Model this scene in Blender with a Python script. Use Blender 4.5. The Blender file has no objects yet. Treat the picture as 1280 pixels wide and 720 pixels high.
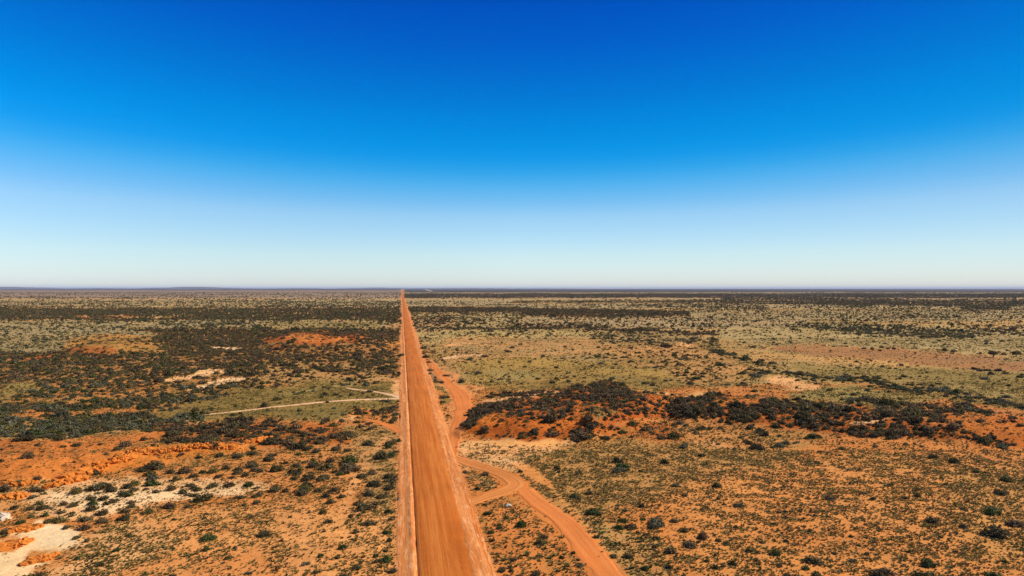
import bpy, bmesh, math, random
import numpy as np
from mathutils import Vector, Matrix, noise as mnoise
random.seed(7); rng = np.random.default_rng(7)
scn = bpy.context.scene; C = scn.collection
R = math.radians
CAMH = 45.0; F = 853.33; HY = 360.5            # camera height (m), focal length and horizon row of the 1280x720 photo
SUN_AZ, SUN_EL = 72.0, 41.0                    # clockwise from +Y (the way the camera looks)

# ------------------------------------------------------------------ small helpers
def link(name, me, mat=None, parent=None, loc=None):
    o = bpy.data.objects.new(name, me)
    if mat is not None and me is not None:
        me.materials.clear(); me.materials.append(mat)
    C.objects.link(o)
    if parent: o.parent = parent
    if loc is not None: o.location = loc
    return o
def tag(o, label=None, cat=None, group=None, kind=None):
    if label: o['label'] = label
    if cat: o['category'] = cat
    if group: o['group'] = group
    if kind: o['kind'] = kind
    return o
def mesh_np(name, verts, faces, smooth=False):
    me = bpy.data.meshes.new(name)
    verts = np.asarray(verts, dtype=np.float32); faces = np.asarray(faces, dtype=np.int32)
    nf, k = faces.shape
    me.vertices.add(len(verts)); me.vertices.foreach_set('co', verts.ravel())
    me.loops.add(nf*k); me.loops.foreach_set('vertex_index', faces.ravel())
    me.polygons.add(nf); me.polygons.foreach_set('loop_start', np.arange(nf, dtype=np.int32)*k)
    me.update(calc_edges=True); me.validate()
    me.polygons.foreach_set('use_smooth', np.full(nf, smooth))
    return me
def smooth(a, b, x):
    t = np.clip((x-a)/(b-a), 0, 1); return t*t*(3-2*t)
TAB = rng.random((256, 256))
def vnoise(x, y):
    xi = np.floor(x).astype(np.int64); yi = np.floor(y).astype(np.int64)
    fx = x-xi; fy = y-yi; fx = fx*fx*(3-2*fx); fy = fy*fy*(3-2*fy)
    a = TAB[xi & 255, yi & 255]; b = TAB[(xi+1) & 255, yi & 255]
    c = TAB[xi & 255, (yi+1) & 255]; d = TAB[(xi+1) & 255, (yi+1) & 255]
    return (a*(1-fx)+b*fx)*(1-fy)+(c*(1-fx)+d*fx)*fy
def fbm(x, y, o=4):
    s = 0; a = .5; n = 0
    for i in range(o):
        s = s+a*vnoise(x*2**i+17.3*i, y*2**i+41.7*i); n += a; a *= .55
    return s/n

# ------------------------------------------------------------------ survey map of the plain
# rows / columns follow the bearing and the range of each patch; every patch is soil, grass or scrub that lies there
PX0, PX1, PY0, PY1, SX, SY = -200, 1480, 360.75, 800, 1.5, .5
gx = np.arange(PX0, PX1, SX); gy = np.arange(PY0, PY1, SY)
GX, GY = np.meshgrid(gx, gy)
amp = np.clip((GY-360)/60, .05, 1.4)
WX = GX+(fbm(GX/38, GY/13)-.5)*30*amp+(fbm(GX/9+5, GY/4)-.5)*9*amp
WY = GY+(fbm(GX/45+9, GY/15+3)-.5)*9*amp+(fbm(GX/10+30, GY/4+8)-.5)*3.5*amp
def sdf(poly, X, Y, ax=2.6):
    d = np.full(X.shape, 1e9); ins = np.zeros(X.shape, bool); n = len(poly)
    for i in range(n):
        x0, y0 = poly[i]; x1, y1 = poly[(i+1) % n]
        ex, ey = (x1-x0)/ax, (y1-y0); px_, py_ = (X-x0)/ax, Y-y0
        t = np.clip((px_*ex+py_*ey)/(ex*ex+ey*ey+1e-9), 0, 1)
        d = np.minimum(d, np.hypot(px_-t*ex, py_-t*ey))
        if y0 != y1:
            ins ^= ((y0 > Y) != (y1 > Y)) & (X < (x1-x0)*(Y-y0)/(y1-y0)+x0)
    return np.where(ins, -d, d)
def mask(poly, soft, warp=True):
    xs = [p[0] for p in poly]; ys = [p[1] for p in poly]; m = 30
    c0 = max(0, int((min(xs)-m*3-PX0)/SX)); c1 = min(len(gx), int((max(xs)+m*3-PX0)/SX)+1)
    r0 = max(0, int((min(ys)-m-PY0)/SY)); r1 = min(len(gy), int((max(ys)+m-PY0)/SY)+1)
    sl = (slice(r0, r1), slice(c0, c1))
    X, Y = (WX[sl], WY[sl]) if warp else (GX[sl], GY[sl])
    return sl, 1-smooth(-soft, soft, sdf(poly, X, Y))
ORG = (.60,.22,.065); RED = (.46,.12,.024); TAN = (.50,.27,.11); PALE = (.70,.40,.21); WHITE = (.92,.68,.46)
PINK = (.74,.39,.18); STRAW = (.47,.31,.135); OLI = (.34,.21,.07); MAU = (.34,.19,.11); GREY = (.44,.32,.17); DRK = (.30,.16,.08)
gO = (.25,.16,.038); gS = (.38,.25,.085); gP = (.34,.25,.11); gG = (.21,.15,.04); gB = (.20,.12,.05); gY = (.36,.26,.07)
M = {k: np.zeros(GX.shape, np.float32) for k in ('r','g','b','gr','gg','gb','G','S','T','K')}
def setv(sl, w, soil=None, gc=None, G=None, S=None, T=None, K=None):
    def put(k, v): M[k][sl] = M[k][sl]*(1-w)+v*w
    if soil:
        for k, v in zip('rgb', soil): put(k, v)
    if gc:
        for k, v in zip(('gr','gg','gb'), gc): put(k, v)
    for k, v in (('G',G),('S',S),('T',T),('K',K)):
        if v is not None: put(k, v)
ALL = (slice(None), slice(None))
def P(poly, soft=3, w=1, **k):
    sl, m = mask(poly, soft); setv(sl, m*w, **k)
def band(y0, y1, soft=1.5, x0=-400, x1=1700, **k):
    P([(x0,y0),(x1,y0),(x1,y1),(x0,y1)], soft, **k)
setv(ALL, 1, soil=ORG, gc=gO, G=.35, S=.05, T=2.2, K=.4)
L0, L1, R0, R1 = -400, 501, 505, 1700
# far bands, left of the road
band(361,363.2,.3, L0,L1, soil=MAU, gc=gB, G=.5, S=.85, K=.2)
band(363.2,373,.8, L0,L1, soil=(.30,.21,.15), gc=(.25,.2,.14), G=.35, S=.30, K=.3)
band(373,385,1.5, L0,330, soil=STRAW, gc=gP, G=.6, S=.32, K=.4)
band(373,385,1.5, 330,L1, soil=GREY, gc=gP, G=.4, S=.45, K=.4)
band(385,404,2, L0,L1, soil=TAN, gc=gS, G=.4, S=.80, K=.4)
band(401,412,2, L0,485, soil=STRAW, gc=gP, G=.7, S=.25, K=.8)
band(411,478,3, L0,L1, soil=(.42,.19,.07), gc=gO, G=.45, S=.80, K=.25)
band(478,530,3, L0,L1, soil=(.55,.24,.08), gc=gO, G=.5, S=.52, K=.6)
P([(-200,405),(120,405),(190,418),(120,432),(60,440),(-200,440)],3, soil=STRAW, gc=gP, G=.8, S=.22, K=1)
P([(80,428),(130,418),(185,421),(200,434),(150,442),(80,441)],2.5, soil=(.5,.24,.07), gc=gO, G=.4, S=.12, K=.2)
P([(70,440),(120,432),(150,438),(120,446)],2, w=.7, soil=RED, G=.1, S=.3, K=.2)
P([(20,447),(55,441),(60,450),(30,454)],1.5, soil=RED, G=.1, S=.2)
P([(93,395),(112,395),(112,399),(93,399)],.8, w=.55, soil=RED, G=0, S=.05)
P([(128,393),(168,393),(168,398),(128,398)],.8, w=.55, soil=ORG, G=.1, S=.08)
P([(165,396),(228,395),(228,398),(168,398)],.6, w=.55, soil=PALE, G=.2, S=.1)
P([(195,400),(500,402),(500,410),(195,412)],1.5, w=.5, soil=GREY, gc=gP, G=.6, S=.4)
P([(330,402),(480,403),(480,411),(330,413)],1.5, soil=STRAW, gc=gG, G=.6, S=.15, K=.8)
P([(330,424),(350,418),(400,415),(460,419),(450,429),(380,431),(335,429)],2, soil=RED, gc=gO, G=.1, S=.42, K=0)
P([(355,419),(400,421),(440,422),(435,428),(390,429),(350,426)],1.2, soil=(.6,.2,.05), G=.05, S=.18)
P([(340,434),(362,434),(362,440),(340,440)],1.5, soil=RED, G=0, S=.1)
P([(365,446),(380,446),(380,449),(340,449)],1, soil=PINK, G=0, S=.1)
P([(268,435),(302,435),(303,438),(270,438)],.7, soil=WHITE, G=0, S=.02)
P([(-200,440),(230,442),(250,462),(160,470),(90,476),(-200,490)],3, S=.80, K=.35)
P([(200,440),(500,432),(500,455),(340,452),(230,460)],3, S=.70, K=.1)
P([(320,455),(480,450),(490,480),(380,480),(300,475)],4, soil=TAN, gc=gO, G=.5, S=.6)
P([(205,474),(240,468),(262,462),(278,461),(278,467),(245,473),(215,477)],1.4, soil=(.80,.48,.26), G=0, S=.04)
P([(228,489),(255,479),(290,471),(306,472),(290,479),(255,485)],1.4, soil=(.84,.54,.32), G=0, S=.04)
P([(0,478),(40,476),(60,486),(0,500)],4, soil=OLI, gc=gY, G=.6, S=.15)
P([(60,495),(120,490),(140,480),(200,478),(200,490),(120,500)],4, w=.7, soil=ORG, G=.2, S=.25)
P([(-200,500),(60,504),(150,500),(240,496),(240,503),(160,512),(60,514),(-200,520)],2, S=.85, K=.6)
P([(85,515),(140,511),(180,507),(180,513),(120,519),(85,522)],1.5, soil=ORG, G=.05, S=.06)
P([(0,516),(60,508),(70,518),(0,528)],2, w=.8, soil=ORG, G=.1, S=.3)
P([(300,488),(380,478),(490,478),(497,500),(490,525),(380,527),(280,522),(200,520),(230,505)],4, soil=(.40,.26,.085), gc=gO, G=.8, S=.06, T=2.5, K=.7)
P([(350,490),(400,483),(440,477),(440,481),(400,488),(370,494)],2, w=.8, gc=gY, soil=STRAW, G=.8, S=.25, K=1)
P([(300,512),(400,509),(470,506),(440,522),(380,527),(290,520)],3, w=.8, gc=gG, soil=OLI, G=.9, S=.05)
P([(485,475),(499,475),(499,495),(487,495)],1.2, soil=PINK, G=0, S=0, T=.3)
P([(420,518),(440,510),(500,510),(500,530),(470,533),(415,527)],2, soil=ORG, S=.5, K=.1, G=.3)
P([(385,530),(430,518),(440,525),(420,533)],2, soil=PINK, G=.1, S=.05, T=.5)
P([(455,524),(470,526),(500,536),(500,542),(470,532)],1.5, soil=ORG, G=0, S=0, T=.3)
# left, middle distance and foreground
P([(-200,521),(210,521),(260,512),(250,530),(200,538),(120,542),(80,548),(-200,556)],2.5, soil=TAN, gc=gP, G=.4, S=.93, K=.9)
P([(200,530),(340,520),(500,530),(500,700),(420,650),(300,625),(180,620),(150,570)],5, soil=(.6,.24,.08), G=.3, S=.16, T=2, K=.2)
P([(200,528),(420,526),(440,552),(340,558),(220,556),(180,548)],3, soil=(.50,.15,.035), gc=gB, G=.25, S=.62, T=2.8, K=.05)
P([(430,531),(498,531),(498,690),(470,660),(455,600)],4, soil=TAN, G=.35, S=.14, T=2.5)
P([(-200,556),(60,549),(120,546),(165,545),(215,540),(180,556),(140,560),(125,585),(80,596),(30,605),(-200,612)],3, soil=(.53,.175,.045), gc=gO, G=.12, S=.0, T=.9, K=0)
P([(100,594),(140,566),(180,560),(230,558),(290,556),(330,552),(330,562),(250,574),(170,586)],3, soil=(.58,.19,.04), G=.15, S=.12, T=1.2, K=0)
P([(-200,612),(40,600),(100,600),(95,625),(40,640),(-200,660)],4, soil=(.60,.27,.10), G=.3, S=.05, T=2, K=.2)
P([(35,618),(90,602),(160,595),(260,600),(340,606),(340,614),(250,622),(170,632),(110,650),(40,645)],4, soil=PALE, gc=gP, G=.12, S=.10, T=1.0)
P([(60,615),(240,612),(300,608),(330,612),(230,626),(150,640),(60,632)],3, w=.6, soil=WHITE, G=0)
P([(-200,700),(0,672),(50,652),(92,660),(104,683),(70,692),(45,712),(0,740),(-200,780)],3.5, soil=(.90,.62,.38), G=0, S=0, T=.1)
P([(30,664),(60,656),(90,664),(92,680),(50,682)],3, soil=WHITE, G=0, S=0, T=0)
P([(-20,678),(10,668),(30,672),(24,686),(0,692)],2, soil=(.62,.24,.07), G=0, S=0, T=.8)
P([(14,661),(40,654),(48,660),(20,667)],1.5, soil=(.60,.22,.06), G=0, S=0, T=.5)
P([(35,700),(50,687),(66,689),(56,704)],2, soil=(.62,.26,.08), G=0, S=0, T=1)
P([(-30,638),(6,640),(8,652),(-30,656)],1.5, soil=WHITE, G=0, S=0, T=0)
P([(95,690),(110,665),(160,645),(240,648),(250,670),(190,700),(140,730),(50,760),(60,715)],8, soil=PINK, gc=gG, G=.42, S=.01, T=3.6, K=.6)
P([(160,640),(330,628),(500,640),(500,800),(100,800),(140,730),(230,690)],10, soil=(.72,.33,.125), gc=gO, G=.22, S=.012, T=2.6, K=.4)
P([(245,700),(330,680),(360,720),(340,760),(230,760)],8, soil=(.66,.27,.095), G=.12, S=.005, T=1.8)
P([(378,640),(386,640),(384,680),(380,725),(366,725),(376,680)],1.5, soil=(.68,.30,.12), G=0, S=0, T=.3)
P([(352,650),(372,655),(368,700),(352,720)],1.5, w=.6, soil=(.68,.30,.12), G=.1, T=1)
P([(478,545),(484,548),(462,574),(446,596),(436,622),(426,618),(438,590),(455,570)],1.6, soil=(.66,.30,.12), gc=gY, G=.15, S=0, T=.8)
P([(425,615),(436,618),(428,650),(412,725),(400,725),(414,660)],1.6, w=.7, soil=(.66,.28,.1), G=.1, S=.02, T=1.2)
# right of the road, far
band(379,482,2, R0,R1, soil=(.50,.29,.11), gc=gS, G=.55, S=.12, K=.4)
band(361,365,.4, R0,R1, soil=MAU, gc=gB, G=.5, S=.85, K=.2)
band(365,367,.3, R0,R1, soil=GREY, gc=gP, G=.5, S=.35, K=.3)
band(367,372.6,.5, R0,R1, soil=MAU, gc=gB, G=.4, S=.85, K=.3)
band(372.6,375,.5, R0,R1, soil=STRAW, gc=gP, G=.7, S=.10, K=.4)
band(375,379,.7, 620,R1, soil=STRAW, gc=gP, G=.5, S=.6, K=.3)
band(375,382,.7, R0,640, soil=GREY, gc=gP, G=.6, S=.25, K=.4)
band(379.5,386,1, 620,R1, soil=STRAW, gc=gP, G=.7, S=.26, K=.5)
P([(505,383),(640,384),(780,387),(860,390),(860,396),(740,397),(640,393),(505,390)],1.2, soil=DRK, gc=gB, G=.4, S=.78, K=.2)
P([(780,382),(960,378),(960,389),(860,390)],1.2, S=.5, K=.3)
P([(900,372),(1280,374),(1700,375),(1700,382),(1280,384),(1040,382),(900,379)],1, S=.70, K=.3)
band(391,412,2, R0,660, soil=STRAW, gc=gP, G=.6, S=.36, K=.5)
band(396,410,2, 660,1000, soil=(.46,.30,.16), gc=gP, G=.6, S=.16, K=.4)
P([(855,388),(1700,386),(1700,402),(980,400),(860,396)],1.5, soil=STRAW, gc=gP, G=.7, S=.16, K=.5)
P([(1200,383),(1260,383),(1260,388),(1200,388)],1, w=.8, soil=DRK, S=.7)
P([(1100,392),(1150,393),(1160,397),(1100,398)],1, w=.7, soil=(.4,.2,.1), S=.3)
P([(505,395),(560,395),(575,420),(520,425)],2, w=.7, soil=(.5,.22,.09), S=.45, K=.1)
P([(500,440),(508,395),(520,420),(560,455),(540,462)],2, w=.8, soil=ORG, S=.45, K=.2)
P([(560,410),(700,408),(760,409),(840,412),(925,416),(925,421),(840,417),(760,413),(640,411),(560,414)],1, soil=DRK, S=.82, K=.1)
P([(640,406),(760,406),(760,412),(640,413)],1, w=.8, soil=DRK, S=.6, K=.1)
P([(520,414),(640,412),(760,414),(730,424),(620,425),(530,428)],2.5, soil=(.50,.35,.15), gc=gS, G=.6, S=.14, K=.5)
P([(560,424),(700,420),(780,426),(770,445),(660,446),(560,438)],3, soil=(.52,.27,.11), gc=gS, G=.5, S=.03, T=1.5)
P([(520,440),(640,440),(640,462),(560,465)],3, soil=(.5,.27,.11), gc=gO, G=.5, S=.10)
P([(735,416),(800,414),(860,420),(880,432),(840,434),(760,428)],2, soil=(.48,.30,.14), gc=gG, G=.5, S=.42, K=.6)
P([(740,432),(900,428),(920,450),(960,470),(920,480),(840,476),(760,462)],4, soil=(.54,.28,.11), gc=gO, G=.5, S=.17, K=.4)
P([(870,427),(895,430),(950,447),(985,457),(975,462),(930,453),(875,436)],1.5, soil=OLI, gc=gG, G=.5, S=.62, K=.6)
P([(845,431),(865,432),(862,436),(843,434)],.8, soil=PINK, S=.02, G=0)
P([(585,450),(660,444),(720,452),(830,462),(860,480),(820,490),(780,482),(700,484),(640,486),(600,484),(570,470)],3.5, soil=(.42,.26,.08), gc=gO, G=.55, S=.05, T=2.5, K=.8)
P([(590,480),(660,466),(780,470),(840,484),(780,490),(700,482),(640,488)],3, w=.7, soil=OLI, gc=gG, G=.6, S=.04)
P([(605,466),(650,462),(670,470),(620,480)],2.5, w=.7, gc=gY, soil=STRAW, G=.7, S=.12, K=1)
P([(900,410),(1150,406),(1280,412),(1700,420),(1700,445),(1280,444),(1180,440),(1000,428),(900,425)],3, soil=(.46,.34,.17), gc=gS, G=.7, S=.07, K=.5)
P([(960,401),(1050,402),(1140,408),(1200,412),(1240,418),(1190,424),(1120,421),(1050,413),(960,406)],1.6, soil=(.4,.28,.14), gc=gG, G=.5, S=.52, K=.6)
P([(1200,404),(1300,412),(1700,420),(1700,426),(1290,421),(1210,412)],2, S=.34, K=.3)
P([(980,430),(1080,434),(1180,440),(1290,452),(1700,470),(1700,480),(1290,465),(1200,461),(1110,451),(1000,443),(960,436)],1.6, soil=(.37,.18,.075), gc=(.30,.15,.06), G=.4, S=.0, T=1)
P([(900,435),(1000,443),(1110,452),(1200,462),(1240,468),(1180,474),(1060,462),(940,448)],2.5, soil=(.56,.30,.11), gc=gS, G=.5, S=.02, T=1.5)
P([(1000,455),(1120,456),(1290,468),(1700,480),(1700,540),(1290,510),(1180,490),(1080,475),(990,470)],4, soil=(.42,.29,.11), gc=gO, G=.7, S=.05, T=2.5, K=.6)
P([(1050,482),(1150,492),(1180,500),(1120,510),(1060,505),(985,500),(1000,490)],3, soil=OLI, gc=gY, G=.7, S=.05, T=2.5, K=.7)
P([(930,460),(990,464),(1060,469),(1110,474),(1190,488),(1290,504),(1290,514),(1200,503),(1130,490),(1060,480),(990,475),(940,470)],2, soil=OLI, gc=gG, G=.5, S=.55, K=.75)
P([(965,470),(1000,475),(1030,486),(1020,491),(985,486),(960,478)],2, soil=PINK, gc=gS, G=.2, S=.08, T=1)
# the scrub-covered red mounds
P([(566,540),(568,528),(585,512),(610,503),(650,500),(700,484),(745,478),(775,484),(800,494),(840,500),(830,520),(790,530),(720,545),(650,552),(590,545)],2.5, soil=(.42,.105,.02), gc=gB, G=.2, S=.60, T=3.2, K=0)
P([(567,541),(570,528),(590,512),(640,500),(665,497),(660,506),(630,515),(600,526),(610,538),(590,545)],2, S=.92, K=0)
P([(660,500),(700,486),(745,478),(780,486),(800,500),(770,505),(735,492),(700,500),(705,518),(690,520),(660,512)],2.2, S=.86, K=0)
P([(600,525),(625,518),(625,530),(605,536)],1.6, soil=(.62,.18,.035), S=.05)
P([(715,500),(750,506),(760,520),(720,530),(690,538),(640,540),(640,532),(700,520)],2.5, soil=(.54,.15,.03), S=.22)
P([(735,508),(755,512),(765,520),(740,524)],1.5, w=.8, gc=gG, soil=OLI, G=.7, S=.1)
P([(790,505),(850,498),(900,492),(960,500),(1040,508),(1100,520),(1160,530),(1230,540),(1280,545),(1280,556),(1200,548),(1100,548),(1020,545),(960,535),(860,532),(790,522)],3, soil=(.42,.115,.025), gc=gB, G=.2, S=.72, T=3, K=0)
P([(835,505),(890,494),(960,498),(1045,510),(1060,525),(1040,535),(960,526),(880,524),(835,516)],2, S=.90, K=.1)
P([(895,500),(935,495),(940,503),(905,508)],1.5, soil=(.60,.19,.04), S=.08)
P([(795,491),(835,490),(840,498),(800,503)],1.5, soil=RED, S=.15)
P([(1050,505),(1075,496),(1110,497),(1200,515),(1200,530),(1110,535),(1060,522)],2, S=.68, K=0)
P([(1058,506),(1095,505),(1100,516),(1070,520),(1058,515)],1.8, soil=RED, S=.2)
P([(1060,526),(1085,524),(1108,521),(1105,527),(1080,530)],1.1, soil=PALE, G=0, S=.04)
P([(1050,528),(1105,530),(1145,535),(1150,548),(1120,550),(1060,545)],2, S=.8, K=.1)
P([(1170,520),(1250,520),(1400,530),(1400,565),(1260,563),(1220,545),(1180,535)],3, soil=(.55,.17,.035), gc=gO, G=.15, S=.12, T=1.2, K=0)
P([(1215,545),(1240,547),(1262,560),(1235,562)],1.5, S=.8, soil=RED)
P([(1198,535),(1230,533),(1240,540),(1200,546)],1.5, S=.8, K=.2)
P([(1200,505),(1225,512),(1240,518),(1205,516)],1.5, S=.7, K=.5)
P([(848,496),(872,488),(896,490),(894,495),(862,499)],1, soil=(.66,.34,.14), G=0, S=.02, T=.2)
P([(795,489),(845,491),(845,494),(795,492)],.6, soil=PINK, G=0, S=.05)
P([(640,488),(700,490),(690,496),(660,499),(640,502),(605,504),(600,499),(640,495)],2, w=.75, soil=PALE, G=0, S=.05, T=.2)
P([(610,492),(675,490),(675,494),(612,497)],1, S=.8, K=0)
P([(574,552),(640,549),(700,551),(728,546),(735,551),(715,558),(680,570),(640,590),(606,588),(575,580),(572,560)],2, soil=PINK, gc=gS, G=.2, S=0, T=2.2, K=.5)
P([(590,553),(660,551),(720,551),(690,557),(620,556)],1.2, soil=(.72,.36,.14), G=0, S=0, T=.2)
P([(576,572),(612,578),(612,582),(580,577)],1, soil=PALE, G=0, T=.2, S=0)
P([(622,572),(642,572),(655,578),(648,584)],1.2, soil=PALE, G=0, T=.3, S=0)
P([(722,548),(740,532),(760,528),(755,540),(735,552)],1.5, S=.85, K=.1)
P([(800,530),(880,522),(960,530),(1040,545),(1000,560),(860,550),(790,548)],5, w=.8, soil=(.55,.25,.09), gc=gO, G=.45, S=.22, T=4, K=.9)
P([(745,533),(840,530),(845,548),(820,556),(755,546)],2.5, w=.8, soil=RED, G=.2, S=.22, K=.1)
P([(850,552),(910,553),(912,559),(860,559)],1.5, soil=(.68,.33,.16), G=0, S=0, T=.5)
# right foreground plain
P([(640,592),(700,560),(760,548),(1000,560),(1000,600),(840,620),(760,640),(780,720),(760,740),(700,650)],10, soil=(.50,.25,.09), gc=gO, G=.42, S=.03, T=4.2, K=.5)
P([(700,640),(760,650),(830,680),(850,740),(770,740)],7, soil=(.56,.26,.10), gc=gY, G=.5, S=.02, T=4.4, K=.7)
P([(650,572),(720,560),(760,575),(700,600)],5, w=.6, gc=gY, G=.6, T=4)
P([(850,600),(1100,560),(1400,570),(1400,760),(900,800),(850,680)],14, soil=(.62,.26,.085), gc=gO, G=.25, S=.008, T=3.4, K=.4)
P([(1180,590),(1400,580),(1400,700),(1220,700)],12, w=.7, soil=(.54,.27,.09), gc=gO, G=.4, T=4)
P([(600,640),(650,628),(700,670),(745,722),(700,800),(635,800),(612,680)],3, soil=(.62,.22,.065), gc=gG, G=.22, S=.015, T=2.8, K=.7)
P([(585,590),(598,592),(612,612),(594,614)],1.5, soil=TAN, gc=gO, G=.4, S=0, T=4)
# bare earth: clearing beside the road, where the tracks leave it
P([(535,450),(545,452),(572,482),(590,490),(582,530),(568,545),(575,600),(540,560),(556,520),(548,490)],1.6, soil=(.66,.27,.105), G=0, S=0, T=.6)
P([(541,480),(552,484),(558,500),(549,506)],1.2, soil=OLI, gc=gO, G=.6, S=.2, T=2)
P([(538,460),(548,465),(552,482),(543,480)],1, S=.7, K=.1, soil=DRK)
P([(572,492),(600,481),(603,484),(580,498)],1.2, soil=(.64,.28,.11), G=.1, S=0, T=.8)
P([(548,446),(600,442),(602,444),(552,450)],.9, soil=PALE, G=0, S=0)
P([(600,431),(640,430),(560,434),(540,432)],.8, soil=PINK, G=0, S=.02)
k = (WX*.08+GX*.92-502)/(GY-HY)
clear = smooth(-.030,-.014,k)*(1-smooth(.325,.345,k))*smooth(366.5,368.5,GY)
setv(ALL, clear, soil=(.62,.25,.09), G=0, S=0, T=.02)
TRACKS = [
 ('side_track', [(655,612,4.2),(672,628,4.6),(703,651,4.9),(728,680,4.9),(757,715,4.9),(785,755,5)], 'tr', dict(lift=.10)),
 ('loop_track', [(563,570,3),(584,578,4.6),(612,587,5),(635,596,5),(645,605,5.2),(634,613,4.8),(612,620,3.8),(594,626,3.2),(574,633,2.8)], 'loop', dict(lift=.12)),
 ('side_track', [(648,580,2.6),(664,590,3.2),(680,602,2.4),(688,608,1.0)], 'paint', dict(lift=.09)),
 ('side_track', [(688,610,.8),(704,626,.9),(722,646,1.0),(742,668,.9),(766,700,.8)], 'paint', dict(lift=.07, jit=.2)),
 ('side_track', [(532,448,3),(548,465,4.5),(562,480,5.5),(572,489,7),(576,496,8)], 'tr', dict(lift=.10)),
 ('side_track', [(576,494,8),(579,508,6.5),(576,522,5),(570,538,4),(568,552,3.4),(565,572,2.6)], 'tr', dict(lift=.11)),
 ('path', [(482,544,1.6),(472,560,1.8),(455,586,1.6),(441,608,1.6),(430,635,1.4),(421,675,1.2),(409,730,1.2)], 'paint', dict(lift=.03, jit=.3)),
 ('path', [(383,640,.7),(382,662,.9),(378,690,.8),(371,730,.7)], 'paint', dict(lift=.03, jit=.2)),
 ('path', [(503,498,3.4),(480,499,3.0),(440,500,2.6),(400,503,2.4),(370,506,2.2),(340,509,2.2),(300,514,2.0),(262,518,1.8)], 'pale', dict(lift=.10)),
 ('path', [(501,497,3.4),(486,493,2.8),(465,489,2.4),(445,487,1.8),(432,485,1.2)], 'pale', dict(lift=.09)),
 ('path', [(502,540,4),(490,534,3.4),(474,528,2.8),(458,524,2)], 'tr', dict(lift=.09)),
 ('path', [(553,449,2.2),(570,446,2.0),(590,444,1.8),(602,443,1.4)], 'pale', dict(lift=.10))]
for _n, _p, _m, _k in TRACKS:          # nothing grows where the wheels pass
    for a, b in zip(_p[:-1], _p[1:]):
        n_ = 4
        for i_ in range(n_+1):
            u_ = i_/n_; cx, cy, cw = [a[c]*(1-u_)+b[c]*u_ for c in range(3)]; Yc = F*CAMH/(cy-HY)
            rx = (cw*.55+.2)*F/Yc; ry = max((cw*.55+.2)*(cy-HY)/Yc, .5)
            dd = ((GX-cx)/rx)**2+((GY-cy)/ry)**2
            m_ = 1-smooth(.7, 1.5, dd); setv(ALL, m_, G=0, S=0, T=(.02 if _m != 'paint' else .15))
            m2_ = 1-smooth(.8, 2.8, dd); setv(ALL, m2_*(.22 if _m != 'paint' else .35), soil={'pale':(.66,.34,.15),'paint':(.70,.27,.08) if cx > 500 else (.74,.36,.15)}.get(_m, (.60,.20,.055)))
# heights of the low rises (same map, metres)
HT = np.zeros(GX.shape, np.float32)
def hill(poly, soft, h):
    sl, m = mask(poly, soft, warp=False); HT[sl] = np.maximum(HT[sl], m*h)
hill([(585,542),(610,520),(650,507),(720,497),(790,497),(850,508),(800,528),(740,544),(640,547)], 9, 4.5)
hill([(830,510),(950,503),(1040,514),(1070,508),(1200,520),(1400,540),(1400,560),(1230,556),(1150,545),(1000,535),(860,528)], 8, 3.6)
hill([(330,432),(360,421),(440,421),(490,427),(470,436),(380,438)], 6, 6.5)
hill([(90,440),(130,430),(190,432),(200,440),(150,446)], 6, 5)
hill([(-200,575),(0,565),(100,556),(180,560),(300,556),(300,568),(170,578),(100,588),(40,600),(-200,606)], 8, 2.4)
HT *= (.8+.4*fbm(GX/20, GY/7))
for s in (-1, 1):   # soften
    HT[1:-1,1:-1] = (HT[1:-1,1:-1]*2+HT[:-2,1:-1]+HT[2:,1:-1]+HT[1:-1,:-2]+HT[1:-1,2:])/6
def samp(A, px, py):
    u = np.clip((px-PX0)/SX, 0, len(gx)-1.001); v = np.clip((py-PY0)/SY, 0, len(gy)-1.001)
    i = u.astype(int); j = v.astype(int); fu = u-i; fv = v-j
    return (A[j,i]*(1-fu)+A[j,i+1]*fu)*(1-fv)+(A[j+1,i]*(1-fu)+A[j+1,i+1]*fu)*fv
def height(x, y):
    x = np.asarray(x, float); y = np.asarray(y, float)
    yy = np.maximum(y, 60.0)
    px = 640+F*x/yy; py = HY+F*CAMH/yy
    h = samp(HT, px, py)*smooth(70, 95, y)
    near = smooth(0, .5, h)
    h = h+near*((fbm(x/9, y/9)-.5)*1.6+(fbm(x/2.6+7, y/2.6)-.5)*.5)
    return h
def mapxy(x, y, h):
    yy = np.maximum(y, 88.0)
    return 640+F*np.asarray(x)/yy, HY+F*(CAMH-h)/yy
def ground_at(px, py):
    y = F*CAMH/max(py-HY, .3)
    for _ in range(12):
        h = float(height((px-640)*y/F, y)); y2 = F*(CAMH-h)/max(py-HY, .3); y = .5*(y+y2)
    x = (px-640)*y/F
    return x, y, float(height(x, y))

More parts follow.
